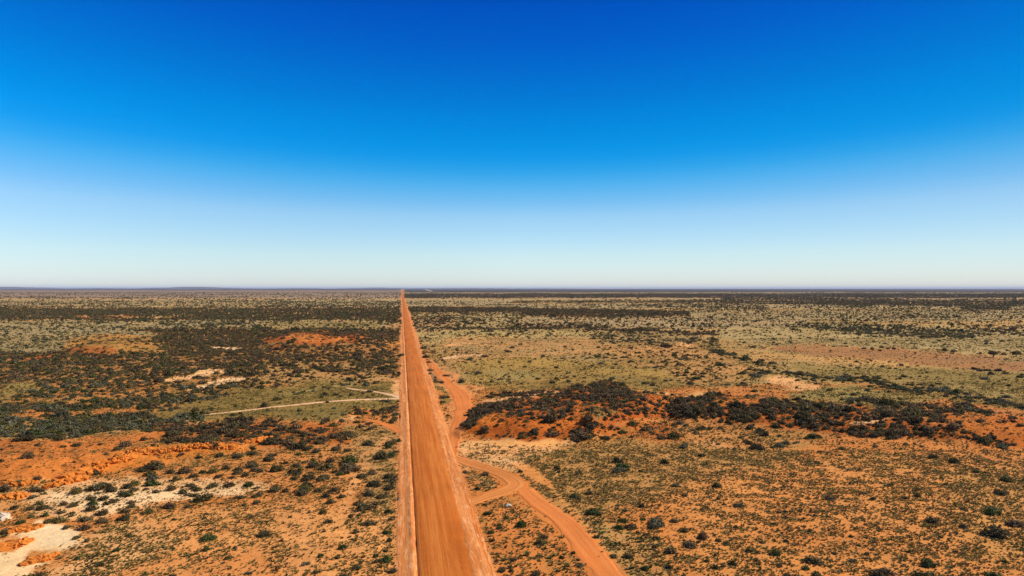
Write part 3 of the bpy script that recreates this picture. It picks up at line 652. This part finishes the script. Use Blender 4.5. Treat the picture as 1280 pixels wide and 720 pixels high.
# --- hand-read shrubs of the foreground: (px, base row, width px, kind)
HAND = """15,560,9,b 48,558,9,b 78,560,9,o 94,559,13,d 32,573,20,b 74,551,17,d 38,551,20,d 22,552,14,d 2,563,6,b 0,578,10,d 125,557,9,b 160,558,18,b
147,563,12,d 132,569,9,b 136,578,12,g 93,579,6,d 6,605,12,o 23,605,14,o 47,600,12,b 45,614,16,d 77,607,10,b 106,600,14,d 93,617,18,o 126,612,26,d
112,613,18,d 141,614,20,d 160,611,16,d 116,625,14,d 129,625,16,d 155,618,14,d 40,623,14,y 180,551,12,b 203,555,12,d 218,545,24,d 229,551,10,d
245,552,12,d 262,544,16,b 300,547,22,d 311,553,10,d 248,573,9,d 275,571,12,d 298,571,16,d 315,569,16,d 192,587,34,d 178,590,14,d 192,600,22,y
214,592,14,d 232,591,18,b 242,597,14,d 253,592,12,g 265,592,16,o 281,587,14,d 299,589,14,d 314,584,22,d 306,596,12,d 325,591,10,d 221,601,15,o
212,613,16,b 246,614,14,o 266,610,20,d 287,609,16,b 311,609,16,g 274,598,12,b 168,607,16,o 169,614,14,d 301,623,14,d 253,627,28,o 325,620,12,d
339,551,16,d 371,542,14,d 363,550,14,d 380,556,12,d 399,555,16,d 388,545,10,d 420,549,10,b 436,549,20,d 459,557,18,d 422,563,16,d 435,565,12,d
395,566,14,d 383,563,16,d 489,557,18,d 476,574,22,d 489,572,18,g 441,578,26,g 338,576,18,d 392,584,22,d 372,584,16,d 415,578,14,b 433,585,14,d
347,589,20,o 367,600,14,d 383,600,24,d 402,600,22,d 425,595,12,g 453,597,16,d 466,593,14,b 488,598,20,d 469,608,22,d 487,612,18,d 343,614,22,d
381,614,22,o 397,615,14,d 417,615,16,d 359,615,12,b 379,619,18,d 463,619,18,d 479,623,16,d 36,639,11,b 38,648,10,d 26,655,13,g 60,654,14,o
76,652,18,o 76,642,12,d 91,634,14,d 88,647,10,o 106,651,18,d 129,654,18,b 114,638,18,d 127,644,16,d 155,651,20,d 165,635,14,d 157,641,14,d
83,661,12,d 108,662,18,b 94,674,12,d 108,678,10,d 100,686,7,d 144,690,11,g 98,699,11,g 125,708,12,d 137,705,10,o 34,705,12,b 53,720,13,d
115,719,9,b 6,667,14,d 45,659,10,d 161,671,10,o 78,632,14,b 50,631,12,o 184,642,16,o 217,651,8,g 256,649,9,d 258,644,7,b 264,663,7,b
257,688,13,g 216,687,7,g 330,670,20,d 294,687,9,b 284,700,12,o 310,718,11,y 218,721,8,d 305,633,10,d 213,635,20,b 320,630,12,d 362,648,7,b
353,677,8,b 386,642,8,d 411,630,12,d 404,643,12,o 410,654,13,d 447,632,14,d 461,638,8,d 438,647,9,d 463,656,18,d 485,642,14,g 487,651,9,d
484,667,13,g 487,677,11,d 444,667,11,d 404,666,8,b 428,686,13,g 400,697,11,g 422,698,9,d 445,677,6,o 485,701,18,g 469,697,10,g 472,703,12,d
382,706,13,y 396,717,13,d 447,712,14,d 429,722,14,o 491,716,14,d 455,726,18,d 339,726,10,o 609,644,13,g 613,667,12,g 616,677,10,d 625,661,11,d
653,659,16,g 633,649,10,g 674,681,16,o 676,696,10,o 643,702,11,b 627,714,14,d 639,715,9,d 650,722,12,d 670,719,16,d 715,693,9,g 722,701,7,d
701,698,9,g 681,673,12,b 606,632,8,g 651,591,10,d 582,592,9,d 718,622,14,g 743,643,24,g 736,618,12,d 782,640,9,d 772,637,8,d 773,662,14,g
807,670,10,d 797,667,8,d 818,685,9,d 807,713,13,g 785,698,16,d 855,665,14,o 880,674,18,b 897,677,10,d 843,653,12,b 877,638,7,d 898,625,8,d
892,711,12,g 882,703,9,g 855,720,9,d 820,675,14,o 767,697,12,o 905,632,7,d 925,634,16,y 982,641,9,d 973,642,8,b 999,640,6,d 1000,651,6,d
966,656,8,d 919,660,8,d 1012,665,10,d 983,678,9,d 1064,672,9,d 1092,625,8,d 1064,606,7,d 935,690,10,g 952,679,10,o 947,692,8,o 970,693,16,g
1018,703,26,d 1043,693,9,d 1083,694,10,d 1065,702,12,y 917,706,14,g 944,702,9,o 975,709,12,d 1007,712,12,g 1022,723,20,o 987,724,20,d 1096,721,22,d
1074,683,8,o 910,681,12,o 1156,707,24,g 1241,669,36,d 1236,642,26,g 1165,653,20,d 1269,657,26,b 1204,638,9,d 1176,673,8,d 1155,724,34,o 1241,724,24,g
1108,719,26,b 1250,618,18,d 1260,602,18,o 1192,579,16,d 1222,592,9,g 1184,607,7,g 1145,621,12,o 1130,624,10,d 1091,625,8,d 1165,573,14,d
331,510,12,d 346,501,14,o 439,495,9,d 419,495,8,d 466,495,6,o 411,487,6,d 291,520,9,g 300,518,6,g 410,504,7,b 735,549,16,d 722,553,10,d"""
KD = {'b':'brown','d':'dark','g':'green','o':'olive','y':'grey'}
hand = []
for t in HAND.split():
    a, b, c, k_ = t.split(','); X, Y, Z = ground_at(float(a), float(b)-.8)
    hand.append((X, Y, Z, float(a), float(b), float(c)*Y/F, KD[k_]))
# remove generated shrubs that sit inside a hand-read one
hx = np.array([q[0] for q in hand]); hy = np.array([q[1] for q in hand]); hr = np.array([q[5] for q in hand])/2
keep = np.ones(len(x), bool); nearm = np.where(y < 340)[0]
for i0 in range(0, len(nearm), 20000):
    ii = nearm[i0:i0+20000]
    dd = (x[ii][:,None]-hx)**2+(y[ii][:,None]-hy)**2 < ((hr+.3)**2)[None,:]
    keep[ii] = ~dd.any(1)
x, y, h, px, py, d, kd = [v[keep] for v in (x, y, h, px, py, d, kd)]
# the largest in view (after the hand-read ones) become single plants
NIND = 300
app = d*F/y; inv = (px > 4) & (px < 1276) & (py < 716) & (py > 364)
order = np.argsort(-np.where(inv, app, 0))[:max(0, NIND-len(hand))]
single = np.zeros(len(x), bool); single[order] = True
inds = list(hand)+[(x[i], y[i], h[i], px[i], py[i], d[i], KINDS[kd[i]]) for i in order]
print('hand', len(hand), 'single', len(inds))
# stuff shrubs
x, y, h, d, kd = [v[~single] for v in (x, y, h, d, kd)]
n = len(x); isfar = y > 700
pid = kd+6*rng.integers(0, 3, n); rot = np.c_[np.zeros(n), np.zeros(n), rng.uniform(0, 6.28, n)]
scl = np.c_[d/2*rng.uniform(.85,1.2,n), d/2*rng.uniform(.85,1.2,n), d/2*rng.uniform(.8,1.25,n)]
P3 = np.c_[x, y, h-.03]
scatter_obj('scrub', P3[~isfar], pid[~isfar], rot[~isfar], scl[~isfar], shrub_col, 'low dark and grey green scrub massed over the red mounds and plain', 'scrub')
pf = kd+6*rng.integers(0, 2, n)
scatter_obj('distant_scrub', P3[isfar], pf[isfar], rot[isfar], scl[isfar]*np.array([1,1,1.1]), far_col, 'dark bands of distant scrub and mulga speckling the far plain', 'scrub')
# far woodland
xx, yy, hh, ppx, ppy, dd, kk = shrubs(2500, 9000, 9, .004, 130, .25, .4)
m = len(xx); print('woodland', m)
scatter_obj('far_woodland', np.c_[xx, yy, hh], kk+6*rng.integers(0,2,m), np.c_[np.zeros(m),np.zeros(m),rng.uniform(0,6.28,m)],
            np.c_[dd/2, dd/2, rng.uniform(2.2,4.5,m)], far_col, 'dark line of far woodland below the horizon', 'woodland')
# grass tussocks
def tussocks(y0, y1, dens, size, cl):
    x, y = cand(y0, y1, dens); h, px, py = fields(x, y)
    t = samp(M['T'], px, py); G = samp(M['G'], px, py)
    n = fbm(x/cl+50, y/cl, 3); t = t*np.clip(.6+(n-.42)*3.4, .12, 1.8)
    k_ = rng.random(len(x))*5.5 < t; x, y, h, px, py = x[k_], y[k_], h[k_], px[k_], py[k_]
    d = size*np.exp(rng.normal(-.05,.35,len(x))); yel = samp(M['gg'], px, py)/np.maximum(samp(M['gr'], px, py), .01)
    u = rng.random(len(x))
    g = samp(M['G'], px, py)
    # kinds: dry, olive grass, olive, green, rusty, brown
    e = np.stack([.30+0*g, .34+.2*g, .10+.16*(yel>.705), .02+.30*(yel>.705), .16*(1-g), .14*(1-g)], 1)
    e = np.cumsum(e/e.sum(1, keepdims=True), 1); kk = (u[:,None] > e).sum(1)
    return x, y, h, d, np.clip(kk, 0, 5)
tp = [tussocks(60, 190, 10.5, .38, 2.6), tussocks(190, 330, 3.6, .48, 5), tussocks(330, 620, .6, .8, 10), tussocks(620, 1500, .07, 1.6, 24)]
print('tussocks', [len(q[0]) for q in tp])
x, y, h, d, kk = [np.concatenate([q[i] for q in tp]) for i in range(5)]; n = len(x)
scatter_obj('grass', np.c_[x, y, h-.02], kk+6*rng.integers(0,3,n), np.c_[rng.normal(0,.1,n), rng.normal(0,.1,n), rng.uniform(0,6.28,n)],
            np.c_[d, d, d*rng.uniform(.6,1.1,n)], tus_col, 'dry tussock grass and small herbs dotted over the orange sand', 'grass')

# ------------------------------------------------------------------ single shrubs
near_mesh = {}
for kname in ('brown','dark','olive','green','grey'):
    near_mesh[kname] = []
    for v in range(4):
        me = cm(900+v*11+len(kname), 620, .105, 5+v, .66 if kname != 'grey' else .5)
        me.materials.append(LM[kname]); near_mesh[kname].append(me)
small_mesh = {}
for kname in near_mesh:
    small_mesh[kname] = []
    for v in range(3):
        me = cm(1500+v*5+len(kname), 300, .15, 4+v, .62); me.materials.append(LM[kname]); small_mesh[kname].append(me)
stem_me = [stems(s) for s in range(3)]
for s in stem_me: s.materials.append(m_stem)
ZONES = [
 (lambda a,b: 498 < a < 700 and b < 625 and 560 < b, 'by the loop track', 'beside the loop track right of the road'),
 (lambda a,b: 598 < a < 760 and b >= 625 and a < 640+(b-605)*.98+20, '', 'between the dirt road and the side track'),
 (lambda a,b: a < 498 and b < 530, '', 'on the olive flat left of the road'),
 (lambda a,b: a < 170 and b < 582, '', 'on the bare orange rise, far left'),
 (lambda a,b: a < 110 and b >= 582 and b < 630, '', 'on the rocky foot of the orange rise'),
 (lambda a,b: a < 120 and b >= 630, '', 'around the pale claypan, lower left'),
 (lambda a,b: a > 440 and a < 500 and b >= 530 and b < 625, '', 'beside the left road shoulder, midway'),
 (lambda a,b: a > 440 and a < 500 and b >= 625, '', 'beside the left road shoulder, foreground'),
 (lambda a,b: 170 <= a <= 330 and b < 582, '', 'on the red slope left of the road'),
 (lambda a,b: 330 < a <= 440 and b < 582, '', 'on the red slope near the left roadside'),
 (lambda a,b: 110 <= a < 240 and b >= 582 and b < 660, '', 'on the pale sand band, lower left'),
 (lambda a,b: 240 <= a < 340 and b >= 582 and b < 640, '', 'on the pink sand left of the road'),
 (lambda a,b: 340 <= a <= 440 and b >= 582 and b < 640, '', 'by the faint wheel track left of the road'),
 (lambda a,b: a < 340 and b >= 640, '', 'on the grassy orange sand, lower left'),
 (lambda a,b: a <= 440 and b >= 640, '', 'on the near orange sand left of road'),
 (lambda a,b: a > 500 and b < 560, '', 'on the red mound right of road'),
 (lambda a,b: a > 1100 and b < 640, '', 'on the far right of the orange plain'),
 (lambda a,b: a > 1100, '', 'in the lower right corner'),
 (lambda a,b: a > 900 and b >= 670, '', 'in the right foreground'),
 (lambda a,b: a > 900, '', 'on the orange plain right of the middle'),
 (lambda a,b: a > 500 and b >= 670, '', 'in the grass right of the side track'),
 (lambda a,b: True, '', 'in the olive grass beyond the side track')]
KW = {'brown':'brown twiggy','dark':'dark','olive':'olive','green':'bright green','grey':'grey green'}
ORD = ['leftmost','second from the left','third from the left','fourth from the left','fifth from the left','sixth from the left','seventh from the left','eighth from the left']
buckets = {}
for i, s in enumerate(inds):
    wpx = s[5]*F/s[1]; zi = next(z for z in range(len(ZONES)) if ZONES[z][0](s[3], s[4]))
    sz = 'large' if wpx >= 18 else ('medium' if wpx >= 11.5 else 'small')
    buckets.setdefault((zi, s[6], sz), []).append(i)
labels = {}
def name_bucket(b, base, extra=''):
    if len(b) == 1 and not extra: labels[b[0]] = 'only '+base; return
    if len(b) <= 8:
        b = sorted(b, key=lambda i: inds[i][3])
        for r_, i in enumerate(b): labels[i] = (ORD[r_] if r_ < len(b)-1 or r_ == 0 else 'rightmost')+(' '+(extra+' ' if extra else ''))+base
        return
    b = sorted(b, key=lambda i: inds[i][4]); h_ = len(b)//2
    name_bucket(b[:h_], base, 'farther'); name_bucket(b[h_:], base, 'nearer')
for (zi, kname, sz), b in buckets.items():
    name_bucket(b, '%s %s shrub %s' % (sz, KW[kname], ZONES[zi][2]))
for i, s in enumerate(inds):
    X, Y, Z, a, b, dm, kname = s; wpx = dm*F/Y
    grp = 'single shrubs standing on the red plain'
    sc = (dm/2*random.uniform(.95,1.1), dm/2*random.uniform(.85,1.1), dm/2*random.uniform(.85,1.15)*(.8 if wpx > 22 else 1))
    if wpx >= 11.5:
        t = bpy.data.objects.new('shrub', None); C.objects.link(t)
        fo = link('foliage', random.choice(near_mesh[kname]), None, t); st = link('stems', random.choice(stem_me), None, t)
        t.empty_display_size = .3
    else:
        t = link('shrub', random.choice(small_mesh[kname]))
    t.location = (X, Y, Z-.03); t.rotation_euler = (0, 0, random.uniform(0, 6.28)); t.scale = sc
    tag(t, labels[i], 'shrub', grp)

# ------------------------------------------------------------------ lone trees on the far plain
def crown_mesh(seed):
    V, Fc = clump(seed, 420, .13, 6, .8); V[:,2] = V[:,2]*1.15+.55; return mesh_np('crown', V, Fc)
crowns = []
for s in range(3):
    me = crown_mesh(2000+s); me.materials.append(LM['dark'] if s < 2 else LM['olive']); crowns.append(me)
trunk = stems(77, 4, 1.0, .09); trunk.materials.append(m_stem)
TREES = [(1090,439,6.5,'tall dark tree, leftmost of the row above the mauve strip'),(1100,440,5,'small low tree just right of the tall one above the mauve strip'),
 (1110,437.5,5.5,'small round tree, third in the row above the mauve strip'),(1118,438.5,7,'broad dark tree at the right end of the close row of four'),
 (1144,443,5,'lone dark tree at the edge of the mauve strip'),(1181,441,8,'spreading tree left of a twin on the pale right plain'),
 (1192,442,8,'low broad tree right of its taller twin, right plain'),(988,424,4.5,'small lone tree on straw grass below the dark scrub line'),
 (1038,426,4,'tiny lone tree on straw grass, right of centre'),(994,436,3.5,'tiny dark tree just above the left end of the mauve strip'),
 (1225,444,5,'small tree between the twin trees and the right edge clump'),(1241,447,13,'wide flat-topped tree on the mauve strip near the right edge'),
 (1270,446,10,'dark broad tree closest to the right edge of the plain'),(1275,404,6,'tall dark tree far off at the right edge'),
 (716,439,5.5,'lone dark tree in the orange straw grass right of the road'),(454,494,6,'upright tree where the two pale paths fork'),
 (331,509.5,9,'dark tree standing over the pale path, left of the road'),(652,432,4,'tiny tree left of the lone one in the straw grass'),
 (688,419,4.5,'small tree above the orange straw grass near the dark scrub line'),(1215,424,5,'small tree on the far straw plain, upper right')]
for (a, b, w, lab) in TREES:
    X, Y, Z = ground_at(a, b); wm = w*Y/F
    t = bpy.data.objects.new('tree', None); C.objects.link(t); t.location = (X, Y, Z); t.rotation_euler = (0,0,random.uniform(0,6.28))
    s = wm/2; t.scale = (s, s, s*random.uniform(.85,1.1))
    link('crown', random.choice(crowns), None, t); link('trunk', trunk, None, t)
    tag(t, lab, 'tree', 'lone trees on the plain')

# ------------------------------------------------------------------ rock outcrops
def rock_mat(name, c0, c1):
    m, nt, b = newmat(name, .9, .1); q = N(nt); co = q.n('ShaderNodeTexCoord').outputs['Object']
    q.l(q.mix(q.mr(q.noise(co, 1.2, 5, .7), .35, .65, 0, 1), c0, c1), b.inputs['Base Color'])
    bp = q.n('ShaderNodeBump'); bp.inputs['Strength'].default_value = .8; bp.inputs['Distance'].default_value = .1
    q.l(q.noise(co, 4, 5, .7), bp.inputs['Height']); q.l(bp.outputs[0], b.inputs['Normal']); return m
m_rock = rock_mat('orange_rock', (.50,.14,.02), (.68,.23,.035)); m_whiterock = rock_mat('pale_rock', (.46,.36,.24), (.76,.62,.44))
def boulder(bm, c, s, seed):
    r_ = random.Random(seed); mat = Matrix.Translation(c) @ Matrix.Rotation(r_.uniform(0,3.14),4,'Z') @ Matrix.Rotation(r_.uniform(-.4,.4),4,'X')
    vs = []
    for _ in range(13):
        p = Vector((r_.gauss(0,1), r_.gauss(0,1), r_.gauss(0,1))).normalized()*r_.uniform(.75,1.1)
        p = Vector([max(-.72, min(.72, c_)) for c_ in p])
        vs.append(bm.verts.new(mat @ Vector((p.x*s[0]*1.2, p.y*s[1]*1.2, p.z*s[2]*1.2))))
    res = bmesh.ops.convex_hull(bm, input=vs)
    bmesh.ops.delete(bm, geom=[g for g in res['geom_interior'] if isinstance(g, bmesh.types.BMVert)], context='VERTS')
def outcrop(px_, py_, wpx, n, slope, lab, mat=m_rock, hgt=.6, name='rock_outcrop', depth=2.2, group='orange rock outcrops on the left'):
    X, Y, Z = ground_at(px_, py_); W = wpx*Y/F; bm = bmesh.new(); r_ = random.Random(int(px_*7+py_))
    for i in range(int(n*2.4)):
        u = r_.uniform(-.5,.5); dx = u*W; dy = -slope*dx+r_.gauss(0, .35)*depth
        z = float(height(X+dx, Y+dy))-Z; s = r_.uniform(.3,1.3)**1.8*hgt*1.35
        boulder(bm, Vector((dx, dy, z+s*.15)), (s*r_.uniform(.8,1.6), s*r_.uniform(.7,1.2), s*r_.uniform(.6,1.2)), i+int(px_))
    me = bpy.data.meshes.new(name); bm.to_mesh(me); bm.free()
    o = link(name, me, mat, None, (X, Y, Z)); tag(o, lab, 'rocks', group); return o
outcrop(104,594,26,70,-1.6,'orange rock ledge casting a black hollow below the bare rise',hgt=.7)
outcrop(136,579,34,60,-1.2,'jagged orange ledge stepping up right from the black hollow')
outcrop(84,604,22,45,-1.4,'crumbling orange rocks running down to the pale sand band')
outcrop(183,565,44,60,-.2,'low orange rubble on the middle of the rise edge',hgt=.4)
outcrop(232,560,44,70,-.4,'orange broken rocks between the dark shrubs on the red slope',hgt=.42)
outcrop(276,558,34,90,-.1,'dark toothed orange ledge at the right end of the rise',hgt=.42)
outcrop(322,552,26,60,-.8,'small bright orange ledge nearest the road on the left slope',hgt=.55)
outcrop(20,606,40,50,-.3,'scattered orange stones on the foot of the rise at the left edge',hgt=.4)
outcrop(12,622,34,60,-.3,'orange rubble heap at the left edge above the white rock',hgt=.4)
outcrop(10,684,30,110,-.5,'mound of orange rubble beside the pale claypan, left edge',hgt=.42)
outcrop(30,662,28,60,-.5,'thin orange rubble bar on top of the claypan',hgt=.3)
outcrop(49,700,24,80,-.8,'orange rubble heap on the lower edge of the claypan',hgt=.32)
outcrop(2,648,12,6,0,'white rounded rock at the left edge of the photo',mat=m_whiterock,hgt=.6,name='rock',depth=.5,group='pale rocks')
outcrop(633,633,6,2,0,'small white rock with a dark side between road and side track',mat=m_whiterock,hgt=.32,name='rock',depth=.2,group='pale rocks')

# ------------------------------------------------------------------ air
hz = bpy.data.materials.new('air'); hz.use_nodes = True; nt = hz.node_tree; nt.nodes.clear()
out = nt.nodes.new('ShaderNodeOutputMaterial'); pv = nt.nodes.new('ShaderNodeVolumePrincipled')
pv.inputs['Color'].default_value = (.66,.76,1,1); pv.inputs['Density'].default_value = 1.3e-5; pv.inputs['Anisotropy'].default_value = .0
nt.links.new(pv.outputs[0], out.inputs['Volume'])
HB = 1.3e5
me = mesh_np('haze', [(-HB,-HB,-3),(HB,-HB,-3),(HB,HB,-3),(-HB,HB,-3),(-HB,-HB,190),(HB,-HB,190),(HB,HB,190),(-HB,HB,190)],
             [[0,3,2,1],[4,5,6,7],[0,1,5,4],[1,2,6,5],[2,3,7,6],[3,0,4,7]])
hz_o = link('haze', me, hz); tag(hz_o, 'thin blue haze over the far plain', 'haze', kind='stuff')

# ------------------------------------------------------------------ sun, sky, camera
sd = bpy.data.lights.new('sun', 'SUN'); sd.energy = 4.2; sd.angle = R(.5); sd.color = (1,.93,.82)
so = bpy.data.objects.new('sun', sd); C.objects.link(so)
S = Vector((math.cos(R(SUN_EL))*math.sin(R(SUN_AZ)), math.cos(R(SUN_EL))*math.cos(R(SUN_AZ)), math.sin(R(SUN_EL))))
so.rotation_euler = S.to_track_quat('Z', 'Y').to_euler()
w = bpy.data.worlds.new('World'); scn.world = w; w.use_nodes = True; nt = w.node_tree; nt.nodes.clear(); q = N(nt)
sky = q.n('ShaderNodeTexSky', sky_type='NISHITA'); sky.sun_disc = False; sky.sun_elevation = R(SUN_EL); sky.sun_rotation = R(SUN_AZ)
sky.altitude = 400; sky.air_density = 1.0; sky.dust_density = .3; sky.ozone_density = 2.0
bg = q.n('ShaderNodeBackground'); bg.inputs['Strength'].default_value = .10
ow = q.n('ShaderNodeOutputWorld')
SKYGRADE = True; AZK = .90; AZR = .72
def lin(c): return tuple(((v/255+.055)/1.055)**2.4 if v > 10 else v/255/12.92 for v in c)
# ratio wanted / physical sky, by sine of elevation
_T = [(355,(214,230,240),(226,231,216)),(320,(202,230,245),(214,229,229)),(272,(155,208,244),(184,215,232)),(252,(120,193,243),(177,209,232)),(232,(84,180,240),(170,202,230)),(216,(50,167,237),(162,196,228)),
      (200,(20,155,233),(157,190,224)),(184,(3,147,229),(151,184,220)),(165,(0,139,224),(146,179,217)),(130,(0,124,216),(139,172,212)),(60,(0,96,203),(128,160,202)),(0,(0,79,190),(121,151,194)),(-45,(0,66,168),(114,144,188)),(-90,(0,48,130),(108,138,182))]
SKY_ST = []
for _y, _t, _c in _T:
    _z = math.sin(math.atan((HY-_y)/F)); SKY_ST.append((_z, tuple(min(3., a/b) for a, b in zip(lin(_t), lin(_c)))))
_m = max(max(c) for z, c in SKY_ST); SKY_ST = [(z, tuple(v/_m for v in c)) for z, c in SKY_ST]
if SKYGRADE:
    tc = q.n('ShaderNodeTexCoord').outputs['Generated']; sp = q.n('ShaderNodeSeparateXYZ'); q.l(tc, sp.inputs[0])
    # clear, dry-season sky: deeper blue with height, pale at the horizon, palest away from the arc 90 degrees from the sun
    hx2 = q.math('MULTIPLY', sp.outputs[0], sp.outputs[0])
    el = q.math('MULTIPLY', sp.outputs[2], q.mr(hx2, 0, .36, 1.0, AZK))
    el.node.use_clamp = False
    rp = q.n('ShaderNodeValToRGB'); cr = rp.color_ramp; q.l(q.mr(el, 0, .45, 0, 1), rp.inputs[0])
    for i, (z, c) in enumerate(SKY_ST):
        e = cr.elements[i] if i < 2 else cr.elements.new(.5)
        e.position = z/.45; e.color = (*c, 1)
    for i, (z, c) in enumerate(SKY_ST): cr.elements[i].position = z/.45; cr.elements[i].color = (*c, 1)
    gr = q.mix(1.0, sky.outputs[0], rp.outputs[0], 'MULTIPLY')
    gr = q.scalecol(gr, q.math('MULTIPLY', q.math('MULTIPLY', q.mr(sp.outputs[0], 0, .6, 1.0, AZR), q.math('ADD', 1.0, q.math('MULTIPLY', q.mr(sp.outputs[0], -.6, 0, .30, 0), q.mr(sp.outputs[2], .06, .22, .25, 1.0)))), _m*.914))
    q.l(gr, bg.inputs['Color'])
q.l(bg.outputs[0], ow.inputs['Surface'])
cd = bpy.data.cameras.new('camera'); cd.sensor_width = 36; cd.lens = 24; cd.clip_end = 4e5; cd.clip_start = .5
co_ = bpy.data.objects.new('camera', cd); C.objects.link(co_); co_.location = (0,0,CAMH)
co_.rotation_euler = (R(90)+.5/F, 0, 0); scn.camera = co_
scn.render.engine = 'CYCLES'
scn.cycles.volume_bounces = 0; scn.cycles.max_bounces = 6
scn.view_settings.view_transform = 'Standard'; scn.view_settings.look = 'None'; scn.view_settings.exposure = .48; scn.view_settings.gamma = 1
